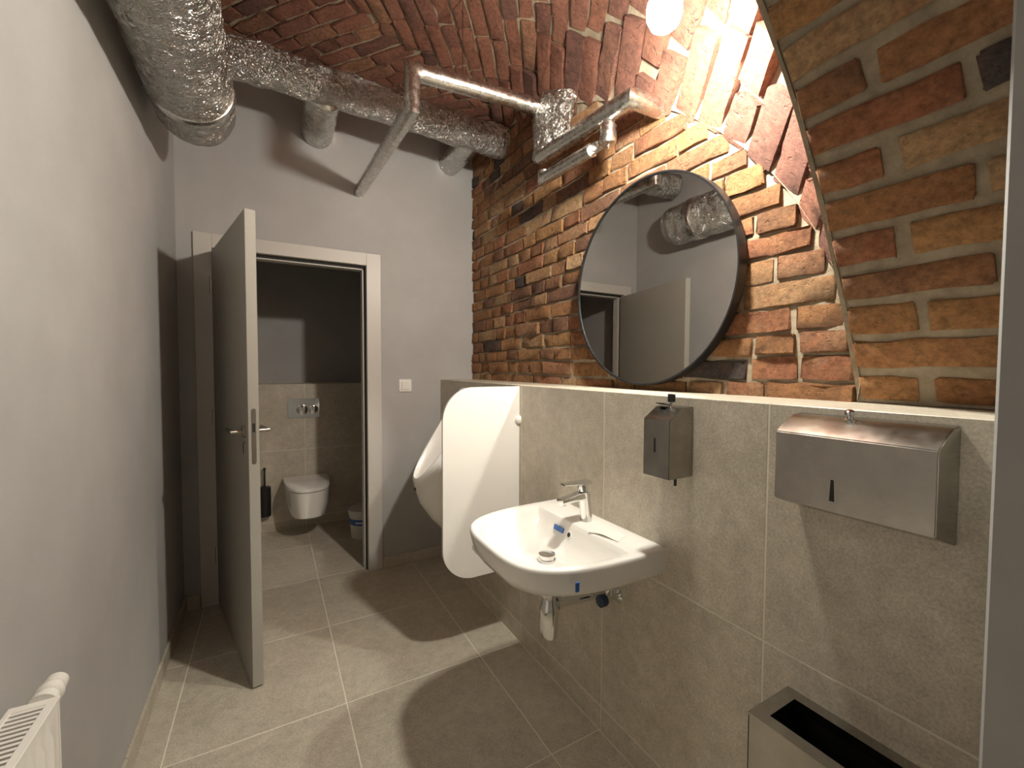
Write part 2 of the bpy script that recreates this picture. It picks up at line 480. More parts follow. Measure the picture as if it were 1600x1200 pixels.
# swallow-tail courses
VBR = 0
PH = math.radians(36)
for reg in (0, 1):
    d = Vector((math.sin(PH), -math.cos(PH))) if reg == 0 else Vector((math.sin(PH), math.cos(PH)))   # in (x, a), a grows towards the camera
    q = Vector((-d.y, d.x)); PIT = 0.0785
    for row in range(-60, 61):
        w = row * PIT + 0.02; run = []; cur = None
        for k in range(-500, 501):
            s = k * 0.01; x = d.x * s + q.x * w; a = d.y * s + q.y * w
            ok = XL + 0.10 < x < XB + 0.02 and 0.06 < a
            if ok:
                ok = a < A_of(x) - 0.04
            if ok:
                sp = S_(x, a); y = sp.y; v = (y < 2.20 + 0.30 * (x - 0.3))
                ok = (v if reg == 0 else not v) and sp.z > 1.66
            if ok:
                if cur is None: cur = s
                last = s
            elif cur is not None: run.append((cur, last)); cur = None
        for s0, s1 in run:
            for b0, b1 in fill(s0, s1, 0.012, 0.22):
                sm = (b0 + b1) / 2; x = d.x * sm + q.x * w; a = d.y * sm + q.y * w
                c = S_(x, a); n, ex, ea = S_n(x, a)
                p0 = S_(d.x * b0 + q.x * w, d.y * b0 + q.y * w); p1 = S_(d.x * b1 + q.x * w, d.y * b1 + q.y * w)
                tx = (p1 - p0).normalized(); c = c * 0.4 + (p0 + p1) * 0.3
                ty = n.cross(tx).normalized()
                if tx.cross(ty).dot(n) < 0: ty = -ty
                rot = Matrix.Rotation(rnd.uniform(-0.035, 0.035), 3, n); tx = rot @ tx; ty = rot @ ty
                hc = 0.032; bad = False
                for ss in (b0, b1):
                    for kq in (-hc, hc):
                        xx, aa = d.x * ss + q.x * (w + kq), d.y * ss + q.y * (w + kq)
                        if aa > A_of(min(xx, XB)) - 0.012: bad = True
                if (bad and c.z < 2.0) or (c.y < 0.575 and c.z < 1.9): continue
                hp = PIT / 2; q0 = S_(x + q.x * hp, max(a + q.y * hp, 0.0)); q1 = S_(x - q.x * hp, max(a - q.y * hp, 0.0))
                dq = q1 - q0; dq -= tx * dq.dot(tx); bh = min(max(dq.length, 0.07), 0.125) - 0.0135
                put_brick(ceiling, SET_V, c, tx, ty, n, max((p1 - p0).length, 0.05), bh * rnd.uniform(0.95, 1.02), rnd.uniform(-0.005, 0.005) + (0.014 if c.x > XB - 0.16 else 0.0))
                VBR += 1
# springing of the main vault beside the arch: leaning face with level courses
bm = bmesh.new(); rows = []
CUM = [0.0]
for (xa, za), (xb, zb) in zip(BEZ, BEZ[1:]): CUM.append(CUM[-1] + math.hypot(xb - xa, zb - za))
def barrel(w):
    for i in range(200):
        if CUM[i + 1] >= w:
            t = (w - CUM[i]) / (CUM[i + 1] - CUM[i]); a, b = BEZ[i], BEZ[i + 1]
            return a[0] + (b[0] - a[0]) * t, a[1] + (b[1] - a[1]) * t, (b[0] - a[0]) / (CUM[i + 1] - CUM[i]), (b[1] - a[1]) / (CUM[i + 1] - CUM[i])
    return (*BEZ[-1], -1.0, 0.0)
def groin_y(x): return S_(max(x, XL - 0.04), 99.0).y
for k in range(121):
    x, z, dx, dz = barrel(CUM[-1] * k / 120)
    if x < XL - 0.05: break
    ye = groin_y(x); nv = Vector((-dz, 0, dx)); row = []
    ylist = [YN] + [-0.2 + (ye + 0.2) * i / 26 for i in range(27)]
    for y in ylist:
        P = Vector((x, y, z)); P = P - nv * (0.0035 + 0.004 * noise.noise(P * 16)) if y < ye - 0.001 else P - nv * 0.006
        row.append(bm.verts.new(P))
    rows.append(row)
for ra, rb in zip(rows, rows[1:]):
    for k in range(len(ra) - 1): bm.faces.new((ra[k], ra[k + 1], rb[k + 1], rb[k]))
spring = struct(obj('ceiling_springing', bm, M['mortar'], smooth=True))
w = 0.012; PBR = 0; crs = 0
while w < 1.75:
    h = rnd.uniform(0.060, 0.070); x, z, dx, dz = barrel(w + h / 2); ye = groin_y(x)
    nv = Vector((-dz, 0, dx)).normalized(); ty = Vector((dx, 0, dz)).normalized()
    y = ye - 0.012
    first = True; crs += 1
    while y > 0.03:
        L = rnd.uniform(0.24, 0.27) if (crs % 2 == 0) == first else (rnd.choice((0.125, 0.115, 0.13)) if first else rnd.choice((0.06, 0.07, 0.13)))
        if y - L < 0.02: L = y - 0.01
        put_brick(spring, SET_P, Vector((x, y - L / 2, z)), Vector((0, -1, 0)), ty, nv, L, h, rnd.uniform(0.001, 0.005)); PBR += 1
        y -= L + rnd.uniform(0.016, 0.032); first = not first
    w += h + rnd.uniform(0.016, 0.027)
# brick wall above the ledge
def arch_z(y):
    u = min(abs(AY - y) / AA, 1.0); return 1.297 + 1.703 * math.sqrt(1 - u * u)
bm = bmesh.new(); g = []
ny, nz = 150, 100
for i in range(ny + 1):
    col = []
    for j in range(nz + 1):
        y = 0.42 + (YB + 0.02 - 0.42) * i / ny; z = 1.28 + (3.04 - 1.28) * j / nz
        col.append(bm.verts.new((XB + 0.010 + 0.005 * noise.noise(Vector((0, y, z)) * 15), y, z)))
    g.append(col)
for i in range(ny):
    for j in range(nz): bm.faces.new((g[i][j], g[i + 1][j], g[i + 1][j + 1], g[i][j + 1]))
wall_right = struct(obj('wall_right', bm, M['mortar'], smooth=True))
WBR = 0; z = 1.297 - 0.03; crs = 0
while z < 2.98:
    h = rnd.uniform(0.058, 0.070); crs += 1
    zc = z + h / 2; zt = z + h
    if zt < 1.35: y0 = 0.545
    else:
        kk = (min(zc + 0.01, 2.99) - 1.297) / 1.703; y0 = AY - AA * math.sqrt(max(1 - kk * kk, 0)) + 0.008
    y0 = max(y0, 0.545)
    if y0 < YB - 0.05:
        segs = []
        s = y0
        for b0, b1 in fill(y0, YB - 0.004 + 0.03, 0.012, 0.52):
            b1 = min(b1, YB + 0.002)
            if b1 - b0 < 0.03: continue
            yc = (b0 + b1) / 2
            nv = Vector((-1, 0, 0)); tx = Vector((0, -1, 0)); ty = Vector((0, 0, 1))
            rot = Matrix.Rotation(rnd.uniform(-0.02, 0.02), 3, 'X')
            rot2 = Matrix.Rotation(rnd.uniform(-0.03, 0.03), 3, 'Z')
            put_brick(wall_right, SET_W, Vector((XB, yc, zc + 0.006 * math.sin(yc * 3.1 + z * 5))), rot2 @ rot @ tx, rot @ ty, nv, b1 - b0, h, rnd.uniform(-0.005, 0.007)); WBR += 1
    z += h + rnd.uniform(0.009, 0.013)
print('bricks', VBR, PBR, WBR)

# ------------------------------------------------------------------ door
dr = bpy.data.objects.new('door_1', None); COL.objects.link(dr); dr.location = (-0.14, YB, 0); struct(dr, 'grey door standing open into the room, in a grey casing')
def dpart(name, dims, mat, bev=0.002, parent=None, seg=1):
    o = mkbox(name, dims, mat, None, bev, seg, off=(-0.14, YB, 0)); o.parent = dr if parent is None else parent; return o
dpart('casing', (-0.367, -0.281, YB - 0.014, YB + 0.002, 0.0, 2.137), M['casing'])
dpart('casing', (0.563, 0.655, YB - 0.014, YB + 0.002, 0.0, 2.137), M['casing'])
dpart('casing', (-0.281, 0.563, YB - 0.014, YB + 0.002, 2.056, 2.137), M['casing'])
dpart('jamb', (-0.31, -0.281, YB - 0.004, YB + 0.118, 0.0, 2.075), M['casing'])
dpart('jamb', (0.563, 0.59, YB - 0.004, YB + 0.118, 0.0, 2.075), M['casing'])
dpart('jamb', (-0.31, 0.59, YB - 0.004, YB + 0.118, 2.056, 2.08), M['casing'])
dpart('seal', (0.556, 0.566, YB + 0.028, YB + 0.040, 0.0, 2.05), M['seal'], 0.0)
dpart('seal', (-0.281, 0.566, YB + 0.028, YB + 0.040, 2.044, 2.056), M['seal'], 0.0)
dpart('stop', (0.545, 0.566, YB + 0.044, YB + 0.110, 0.0, 2.05), M['casing'])
dpart('stop', (-0.281, 0.566, YB + 0.044, YB + 0.110, 2.034, 2.056), M['casing'])
dpart('stop', (-0.281, -0.262, YB + 0.044, YB + 0.110, 0.0, 2.05), M['casing'])
# leaf, hinged at the left jamb
hx, hy = -0.262, YB - 0.012
fx, fy = -0.065, 2.112
ang = math.atan2(fy - hy, fx - hx); LW = math.hypot(fx - hx, fy - hy)
leaf = obj('leaf', box(bmesh.new(), 0, LW, -0.0205, 0.0205, 0.008, 2.036, 0.0015), M['door'], dr)
leaf.location = (hx + 0.14, hy - YB, 0); leaf.rotation_euler = (0, 0, ang)
bm = bmesh.new()   # mortise lock plate on the edge
prof = [(0.0085 * math.cos(t), math.copysign(0.109, math.sin(t)) + 0.0085 * math.sin(t)) for t in [2 * math.pi * (i + 0.5) / 20 for i in range(20)]]
a = [bm.verts.new((LW - 0.001, y, 1.09 + z)) for y, z in prof]; b = [bm.verts.new((LW + 0.0018, y, 1.09 + z)) for y, z in prof]
for i in range(20): bm.faces.new((a[i], a[(i + 1) % 20], b[(i + 1) % 20], b[i]))
bm.faces.new(b); bm.faces.new(list(reversed(a)))
lp = obj('lock_plate', bm, M['nickel'], leaf)
mkbox('latch_hole_dark', (LW + 0.0012, LW + 0.0024, -0.005, 0.005, 1.108, 1.145), M['near_black'], leaf)  # black slab, painted as the dark inside of the latch hole
for sy in (-1, 1):
    bm = bmesh.new(); lathe(bm, [(0.026, 0.0), (0.026, 0.008), (0.022, 0.010)], (LW - 0.068, sy * 0.0205, 1.105), (0, sy, 0), 24)
    smart(obj('rosette', bm, M['nickel'], leaf))
    bm = bmesh.new(); tube(bm, [(LW - 0.068, sy * 0.025, 1.105), (LW - 0.068, sy * 0.066, 1.105), (LW - 0.19, sy * 0.068, 1.105)], 0.0095, 14, 0.02)
    smart(obj('handle', bm, M['nickel'], leaf), 50)
    bm = bmesh.new(); box(bm, LW - 0.085, LW - 0.051, sy * 0.0205 - 0.006, sy * 0.0205 + 0.006, 1.005, 1.055, 0.003)
    obj('key_escutcheon', bm, M['nickel'], leaf)
for hz in (0.25, 1.05, 1.8):
    bm = bmesh.new(); lathe(bm, [(0.008, 0), (0.008, 0.09)], (0.0, -0.024, hz), (0, 0, 1), 12); obj('hinge', bm, M['nickel'], leaf)

# light switch on the back wall
t = thing('light_switch', (0.82, YB, 1.258), 'square white light switch on the grey wall beside the door casing', 'switch')
obj('frame', box(bmesh.new(), -0.043, 0.043, -0.009, 0.001, -0.043, 0.043, 0.003, 2), M['white'], t)
bm = bmesh.new(); box(bm, -0.028, 0.028, -0.016, -0.006, -0.028, 0.028, 0.002); rk = obj('rocker', bm, M['white'], t); rk.rotation_euler = (math.radians(3), 0, 0)

# ------------------------------------------------------------------ ducts and pipes under the vault
def add_duct(name, pts, r, mat, label, amp, n=36, step=0.02, seed=1.0, freq=9.0, cat='duct'):
    bm = bmesh.new(); tube(bm, pts, r, n, step, amp, freq, seed)
    o = obj(name, bm, mat, None, True); tag(o, label, cat); return o
# fat foil-wrapped duct along the left wall with a rounded end
t = thing('insulated_duct', (-0.27, 1.0, 2.52), 'fat duct wrapped in crumpled silver foil along the grey wall', 'duct')
bm = bmesh.new(); rings = []
yv = [YN + 0.01 + i * 0.03 for i in range(int((2.40 - YN) / 0.03) + 1)]
for y in yv: rings.append((y, 0.150))
for k in range(1, 9):
    a = math.pi / 2 * k / 8; rings.append((2.385 + 0.075 * math.sin(a), 0.150 - 0.05 * (1 - math.cos(a))))
loops = []
for y, r in rings:
    L = []
    for i in range(48):
        a = 2 * math.pi * i / 48; v = Vector((r * math.cos(a), y - 1.0, r * math.sin(a)))
        k = 1 + 0.05 * noise.noise(v * 7) + 0.03 * noise.noise(v * 21) + 0.012 * math.sin(y * 9.5)
        L.append(Vector((v.x * k, v.y, v.z * k)))
    loops.append(L)
loft(bm, loops); obj('foil_jacket', bm, M['foil'], t, True)
for yy in (0.35, 1.28, 2.2):
    bm = bmesh.new(); lathe(bm, [(0.1555, yy - 0.03 - 1.0), (0.1575, yy - 0.028 - 1.0), (0.1575, yy + 0.028 - 1.0), (0.1555, yy + 0.03 - 1.0)], (0, 0, 0), (0, 1, 0), 48)
    obj('foil_tape', bm, M['foil2'], t, True)
# duct along the back wall with two branches into it
DY, DZ2 = 2.51, 2.86
t = thing('branched_duct', (0.5, DY, DZ2), 'crinkled foil duct running below the vault into the brick wall, with two branches', 'duct')
bm = bmesh.new(); tube(bm, [(-0.36 - 0.5, 0, 0.02), (XB + 0.02 - 0.5, 0, -0.03)], 0.094, 32, 0.02, 0.012, 8.0, 3.0); obj('main_duct', bm, M['foil'], t, True)
for bx_, br, dzb in ((0.27, 0.092, -0.02), (1.15, 0.078, -0.01)):
    bm = bmesh.new(); tube(bm, [(bx_ - 0.5, 0.02, dzb), (bx_ - 0.5, YB - DY + 0.005, dzb)], br, 28, 0.02, 0.006, 8.0, bx_); obj('branch', bm, M['foil2'], t, True)
# slim insulated pipe: out of the back wall, up, across to the brick wall, down and along it
t = thing('slim_pipe', (0.55, 1.87, 2.5), 'slim foil-clad pipe with mitred elbows coming out of the grey back wall', 'pipe')
org = Vector((0.55, 1.87, 2.5))
P1 = [(0.523, YB + 0.004, 2.53), (0.55, 1.87, 2.50), (0.55, 1.87, 2.655), (1.215, 1.85, 2.68)]
bm = bmesh.new(); tube(bm, [Vector(p) - org for p in P1], 0.036, 24, 0.015, 0.0006, 26.0, 5.0); smart(obj('pipe_run', bm, M['foil2'], t), 60)
for wx, wy in ((0.78, 1.863), ):
    bm = bmesh.new(); tube(bm, [Vector((wx, wy, 2.70)) - org, Vector((wx, wy, 3.06)) - org], 0.0022, 8, 0.3); obj('hanger_wire', bm, M['steel'], t)
# foil-wrapped offset and the pipe along the wall
t = thing('wall_pipe', (1.2, 1.8, 2.45), 'foil-clad pipe with an elbow into the vault, above the round mirror', 'pipe')
org = Vector((1.2, 1.8, 2.45))
bm = bmesh.new()
def sq(c, hx_, hy_, n=20):
    out = []
    for i in range(n):
        a = 2 * math.pi * i / n
        out.append(Vector(c) + Vector((hx_ * math.copysign(abs(math.cos(a)) ** 0.6, math.cos(a)), hy_ * math.copysign(abs(math.sin(a)) ** 0.6, math.sin(a)), 0)))
    return out
poly = [(1.895, 2.425), (1.895, 2.70), (1.855, 2.735), (1.80, 2.735), (1.60, 2.635), (1.585, 2.60), (1.66, 2.45), (1.80, 2.425)]
def wrap_loop(xo, k):
    cy, cz = 1.78, 2.56; out = []
    for i in range(len(poly)):
        for f in (0, 0.25, 0.5, 0.75):
            y0, z0 = poly[i]; y1, z1 = poly[(i + 1) % len(poly)]
            v = Vector((1.2 + xo, cy + (y0 + (y1 - y0) * f - cy) * k, cz + (z0 + (z1 - z0) * f - cz) * k))
            out.append(v - org + Vector((noise.noise(v * 22), noise.noise(v * 23 + Vector((5, 0, 0))), noise.noise(v * 21 + Vector((0, 7, 0))))) * 0.012)
    return out
loft(bm, [wrap_loop(-0.034, 0.35), wrap_loop(-0.036, 0.7), wrap_loop(-0.030, 0.92), wrap_loop(-0.012, 1.0), wrap_loop(0.012, 1.0), wrap_loop(0.030, 0.92), wrap_loop(0.034, 0.6)])
obj('foil_wrap', bm, M['foil'], t, True)
P2 = [(1.2, 1.865, 2.445), (1.2, 1.235, 2.40), (1.36, 1.21, 2.385)]
bm = bmesh.new(); tube(bm, [Vector(p) - org for p in P2], 0.035, 24, 0.015, 0.0010, 26.0, 7.0); smart(obj('pipe_run', bm, M['foil2'], t), 60)
bm = bmesh.new(); tube(bm, [Vector((1.215, 1.80, 2.70)) - org, Vector((1.215, 1.80, 3.05)) - org], 0.002, 8, 0.3); obj('hanger_wire', bm, M['steel'], t)
t = thing('drain_pipe', (1.2, 1.6, 2.32), 'short foil-clad pipe stub hanging under the wall pipe', 'pipe')
org = Vector((1.2, 1.6, 2.32))
bm = bmesh.new(); tube(bm, [Vector((1.2, 1.83, 2.36)) - org, Vector((1.2, 1.83, 2.325)) - org, Vector((1.2, 1.46, 2.305)) - org], 0.029, 20, 0.015, 0.0008, 26.0, 9.0); smart(obj('pipe_run', bm, M['foil2'], t), 60)
bm = bmesh.new(); tube(bm, [Vector((1.2, 1.47, 2.305)) - org, Vector((1.2, 1.40, 2.303)) - org], 0.021, 18, 0.006, 0.004, 40.0, 2.0); obj('foil_tape', bm, M['foil'], t, True)
t = thing('air_vent', (1.2, 1.36, 2.30), 'capped silver air vent hanging from the wall pipe', 'vent')
bm = bmesh.new(); lathe(bm, [(0.020, 0.10), (0.022, 0.075), (0.033, 0.055), (0.034, 0.0), (0.031, -0.014), (0.016, -0.018)], (0, 0, 0), (0, 0, 1), 24); smart(obj('body', bm, M['foil2'], t), 40)
bm = bmesh.new(); lathe(bm, [(0.009, -0.016), (0.009, -0.024), (0.006, -0.026), (0.006, -0.034), (0.003, -0.036)], (0, 0, 0), (0, 0, 1), 14); smart(obj('nipple', bm, M['chrome'], t), 40)

# ------------------------------------------------------------------ lamp
BAX = (-0.06, 0.04, 1.0)
t = thing('bulb_lamp', LAMP, 'bright white bulb hanging under the brick vault', 'lamp')
m, nt, b = new_mat('bulb_glow')
b.inputs['Base Color'].default_value = (1, 1, 1, 1); b.inputs['Emission Color'].default_value = LAMP_COLOR; b.inputs['Emission Strength'].default_value = LAMP_STRENGTH
bm = bmesh.new(); lathe(bm, [(0.006, -0.052), (0.022, -0.048), (0.038, -0.035), (0.047, -0.012), (0.047, 0.010), (0.043, 0.026)], (0, 0, 0), BAX, 20)
obj('bulb', bm, m, t, True)
bm = bmesh.new(); lathe(bm, [(0.0432, 0.024), (0.0435, 0.028), (0.038, 0.042), (0.029, 0.06), (0.027, 0.062), (0.027, 0.11), (0.02, 0.125), (0.006, 0.13)], (0, 0, 0), BAX, 20); smart(obj('socket', bm, M['white'], t))
bm = bmesh.new(); tube(bm, [Vector(BAX).normalized() * 0.125, (-0.03, 0.02, 0.24), (-0.03, 0.02, 0.45)], 0.0035, 8, 0.3); obj('cable', bm, M['white'], t)

# ------------------------------------------------------------------ round mirror
MX, MY, MZ, MR = 1.283, 1.243, 1.722, 0.402
t = thing('round_mirror', (MX, MY, MZ), 'large round mirror with thin black rim on the brick wall above the sink', 'mirror')
bm = bmesh.new(); lathe(bm, [(MR - 0.004, 0.004), (MR - 0.004, -0.004), (MR - 0.001, -0.006), (MR + 0.003, -0.006), (MR + 0.003, 0.034), (MR - 0.004, 0.034)], (0, 0, 0), (1, 0, 0), 128)
smart(obj('rim', bm, M['black'], t), 50)
bm = bmesh.new(); lathe(bm, [(MR - 0.003, 0.0), (MR - 0.003, 0.004)], (0, 0, 0), (1, 0, 0), 128); obj('glass', bm, M['mirror'], t)

# ------------------------------------------------------------------ wash basin
SY = 1.22
t = thing('wash_basin', (XR, SY, 0.70), 'white ceramic wash basin with rounded front hung on the tiled wall', 'sink')
W0 = (0, 0, 0)
def bl(off, D, W, z, m=3.0, lat=0.0): return dloop(W0, off, D, W, z - 0.70, m, 48, 10, lat)
bm = bmesh.new()
loft(bm, [bl(0, 0.26, 0.26, 0.672, 2.6), bl(0, 0.36, 0.40, 0.690, 3.0), bl(0, 0.44, 0.525, 0.720, 3.4), bl(0, 0.468, 0.562, 0.736, 3.6), bl(0, 0.480, 0.580, 0.757, 3.6), bl(0, 0.490, 0.593, 0.806, 3.6),
          bl(0, 0.489, 0.592, 0.814, 3.6), bl(0, 0.484, 0.588, 0.819, 3.6), bl(0.004, 0.474, 0.580, 0.820, 3.6),
          bl(0.125, 0.345, 0.525, 0.8195, 3.2, 0.004), bl(0.128, 0.335, 0.512, 0.816, 3.2, 0.004), bl(0.135, 0.318, 0.490, 0.800, 3.0, 0.004), bl(0.150, 0.285, 0.43, 0.760, 2.7, 0.004),
          bl(0.175, 0.22, 0.33, 0.732, 2.4, 0.004), bl(0.20, 0.14, 0.2, 0.722, 2.2, 0.004), bl(0.225, 0.06, 0.07, 0.719, 2.0, 0.004)])
smart(obj('basin', bm, M['ceramic'], t), 55)
bm = bmesh.new(); lathe(bm, [(0.030, 0.0), (0.031, 0.006), (0.027, 0.008), (0.025, 0.008), (0.025, 0.018), (0.029, 0.019), (0.029, 0.023), (0.010, 0.026)], (-0.255, 0.0, 0.020), (0, 0, 1), 28); smart(obj('drain', bm, M['chrome'], t), 40)
bm = bmesh.new(); lathe(bm, [(0.012, -0.002), (0.012, 0.0015), (0.009, 0.002)], (-0.1440, 0.022, 0.080), (-0.94, 0, 0.34), 18); smart(obj('overflow_ring', bm, M['ceramic'], t))
bm = bmesh.new(); lathe(bm, [(0.0085, 0.0), (0.0085, 0.0025)], (-0.1440, 0.022, 0.080), (-0.94, 0, 0.34), 18); obj('overflow_dark', bm, M['near_black'], t)  # black disc laid on the ceramic; its colour is the overflow's inner darkness
# blue stickers
def decal(name, c, ex, ey, sx, sy_, mat, parent, th=0.0006):
    ex = Vector(ex).normalized(); ey = Vector(ey); ey = (ey - ex * ey.dot(ex)).normalized(); nz_ = ex.cross(ey); c = Vector(c)
    bm = bmesh.new(); L = [c + ex * (sx / 2 * a) + ey * (sy_ / 2 * b) for a, b in ((-1, -1), (1, -1), (1, 1), (-1, 1))]
    loft(bm, [[v - nz_ * th for v in L], [v + nz_ * th for v in L]]); return obj(name, bm, mat, parent)
s1 = decal('blue_sticker', (-0.1455, 0.085, 0.083), (0, -1, 0), (0.25, 0, 0.9), 0.055, 0.018, M['blue'], t, 0.003)
s1['label'] = 'small blue sticker inside the bowl'
decal('blue_sticker', (-0.352, -0.2935, 0.082), (1, -0.06, 0), (0, 0, 1), 0.011, 0.026, M['blue'], t, 0.002)
decal('paper_label', (-0.472, 0.115, 0.066), (0.1, 1, 0), (0.2, 0, 1), 0.06, 0.03, M['paper'], t, 0.001)
decal('paper_label', (-0.147, 0.082, 0.064), (0, -1, 0), (0.35, 0, 0.9), 0.028, 0.012, M['grey_print'], t, 0.001)
# mixer tap
t = thing('mixer_tap', (1.013, 1.245, 0.819), 'chrome single-lever mixer tap standing on the basin', 'tap')
bm = bmesh.new()
lo = []
for k in range(9):
    f = k / 8; c = Vector((-0.006 * f * f * 2, 0, 0.112 * f)); rr = 0.0235 - 0.002 * math.sin(math.pi * f)
    lo.append(ring(c, (-0.1 * f, 0, 1), rr, 28, (1, 0, 0)))
loft(bm, lo); smart(obj('body', bm, M['chrome'], t), 50)
bm = bmesh.new(); lo = []
for k in range(9):
    f = k / 8; c = Vector((0.004 - 0.122 * f, 0, 0.101 - 0.015 * f)); hh = 0.0165 - 0.0065 * f; ww = 0.021 - 0.001 * f
    lo.append([c + Vector((0, ww * math.copysign(abs(math.cos(a)) ** 0.45, math.cos(a)), hh * math.copysign(abs(math.sin(a)) ** 0.45, math.sin(a)))) for a in [2 * math.pi * i / 28 for i in range(28)]])
loft(bm, lo); smart(obj('spout', bm, M['chrome'], t), 50)
bm = bmesh.new(); lathe(bm, [(0.011, 0.0), (0.011, -0.007), (0.008, -0.008)], (-0.105, 0, 0.079), (0, 0, 1), 18); smart(obj('aerator', bm, M['chrome'], t))
bm = bmesh.new(); lathe(bm, [(0.0215, 0.115), (0.0215, 0.140), (0.018, 0.144)], (-0.011, 0, 0), (-0.04, 0, 1), 28); smart(obj('cartridge_cap', bm, M['chrome'], t))
bm = bmesh.new(); lo = []
for k in range(9):
    f = k / 8; c = Vector((0.012 - 0.118 * f, 0, 0.1435 + 0.004 * f)); hh = 0.0075 - 0.0045 * f; ww = 0.0215 - 0.008 * f * f
    lo.append([c + Vector((0, ww * math.copysign(abs(math.cos(a)) ** 0.5, math.cos(a)), hh * math.copysign(abs(math.sin(a)) ** 0.5, math.sin(a)))) for a in [2 * math.pi * i / 24 for i in range(24)]])
loft(bm, lo); smart(obj('lever', bm, M['chrome'], t), 50)
# folded leaflet on the deck
bm = bmesh.new(); lo = []
for k in range(13):
    f = k / 12; zz = 0.0015 + 0.006 * math.sin(math.pi * f) ** 2
    a_ = Vector((0.0 - 0.068 * 0, 0.06 - 0.12 * f, zz)); b_ = Vector((0.066, 0.06 - 0.105 * f, 0.001 + 0.002 * math.sin(math.pi * f)))
    lo.append([a_, b_, b_ + Vector((0, 0, 0.0006)), a_ + Vector((0, 0, 0.0006))])
loft(bm, lo); o = smart(obj('leaflet', bm, M['paper'])); o.location = (0.962, 1.092, 0.8193); o.rotation_euler = (0, 0, math.radians(14)); tag(o, 'small folded paper leaflet lying on the wash basin beside the tap', 'leaflet')
# chrome bottle trap and angle valves
t = thing('bottle_trap', (0.832, 1.215, 0.52), 'chrome bottle trap under the wash basin with pipe to the wall', 'trap')
bm = bmesh.new(); lathe(bm, [(0.022, -0.07), (0.028, -0.066), (0.031, -0.05), (0.033, 0.0), (0.034, 0.03), (0.030, 0.045), (0.024, 0.068), (0.024, 0.078), (0.030, 0.080), (0.030, 0.094), (0.018, 0.096)], (0, 0, 0), (0, 0, 1), 28); smart(obj('bottle', bm, M['chrome'], t), 40)
bm = bmesh.new(); lathe(bm, [(0.0165, 0.09), (0.0165, 0.17)], (0, 0, 0), (0, 0, 1), 20); smart(obj('tailpiece', bm, M['chrome'], t))
bm = bmesh.new(); tube(bm, [(0.02, 0, 0.040), (XR - 0.832 + 0.002, -0.01, 0.030)], 0.016, 18, 0.05); smart(obj('outlet_pipe', bm, M['chrome'], t))
bm = bmesh.new(); lathe(bm, [(0.024, 0.028), (0.024, 0.046), (0.018, 0.05)], (0, 0, 0.040), (1, 0, 0), 22); smart(obj('nut', bm, M['chrome'], t), 40)
bm = bmesh.new(); lathe(bm, [(0.033, -0.001), (0.033, -0.005), (0.018, -0.012)], (XR - 0.832, -0.01, 0.030), (1, 0, 0), 24); smart(obj('wall_flange', bm, M['chrome'], t))
for k, (vy, vz) in enumerate(((1.140, 0.568), (1.300, 0.568))):
    v = thing('angle_valve', (XR, vy, vz), 'chrome angle valve under the basin on the side towards the ' + ('soap dispenser', 'white screen panel')[k], 'valve', 'angle valves under the wash basin')
    bm = bmesh.new(); lathe(bm, [(0.025, 0.001), (0.025, -0.004), (0.011, -0.008), (0.011, -0.045), (0.014, -0.046), (0.014, -0.062)], (0, 0, 0), (1, 0, 0), 20); smart(obj('valve_body', bm, M['chrome'], v), 40)
    bm = bmesh.new(); lathe(bm, [(0.019, -0.060), (0.021, -0.064), (0.021, -0.086), (0.016, -0.09)], (0, 0, 0), (1, 0, 0), 16); smart(obj('handle', bm, M['plastic_blue'], v), 40)
    bm = bmesh.new(); tube(bm, [(-0.035, 0, 0.0), (-0.035, 0, 0.06), (-0.055, (1.24 - vy) * 0.6, 0.13)], 0.006, 10, 0.03); smart(obj('hose', bm, M['chrome'], v))

# ------------------------------------------------------------------ wall dispensers
t = thing('soap_dispenser', (XR, 0.886, 1.068), 'small upright steel soap dispenser on the tiled wall above the basin', 'dispenser')
def loc(prof, z0): return [(x - XR, z - z0) for x, z in prof]
bm = bmesh.new(); extrude_profile(bm, loc([(XR + 0.001, 1.066), (0.979, 1.066), (0.979, 1.234), (1.030, 1.268), (XR + 0.001, 1.272)], 1.068), -0.047, 0.050, 0.0015); smart(obj('housing', bm, M['steel'], t), 30)
mkbox('slot', (0.9782, 0.981, 0.886 + 0.003, 0.886 + 0.009, 1.138, 1.18), M['near_black'], t, off=(XR, 0.886, 1.068))  # no opening cut: near-black bar painted as the slot's dark inside
bm = bmesh.new(); lathe(bm, [(0.008, 0), (0.008, 0.006), (0.006, 0.008)], (-0.042, -0.004, 0.200), (-0.3, 0, 1), 16); smart(obj('lock', bm, M['chrome'], t))
bm = bmesh.new(); box(bm, -0.052, -0.046, -0.03, -0.024, -0.028, 0.004); obj('pump_lever', bm, M['near_black'], t)
t = thing('key', (XR - 0.044, 0.882, 1.272), 'small key with black plastic head left in the soap dispenser lock', 'key')
obj('head', box(bmesh.new(), -0.004, 0.004, -0.013, 0.012, 0.012, 0.036, 0.002), M['black'], t)
obj('blade', box(bmesh.new(), -0.0015, 0.0015, -0.005, 0.005, -0.002, 0.013), M['chrome'], t)
k2 = obj('spare_key', box(bmesh.new(), -0.018, 0.003, 0.008, 0.045, 0.002, 0.0045, 0.001), M['black'], t); k2.rotation_euler = (0, 0.25, 0)

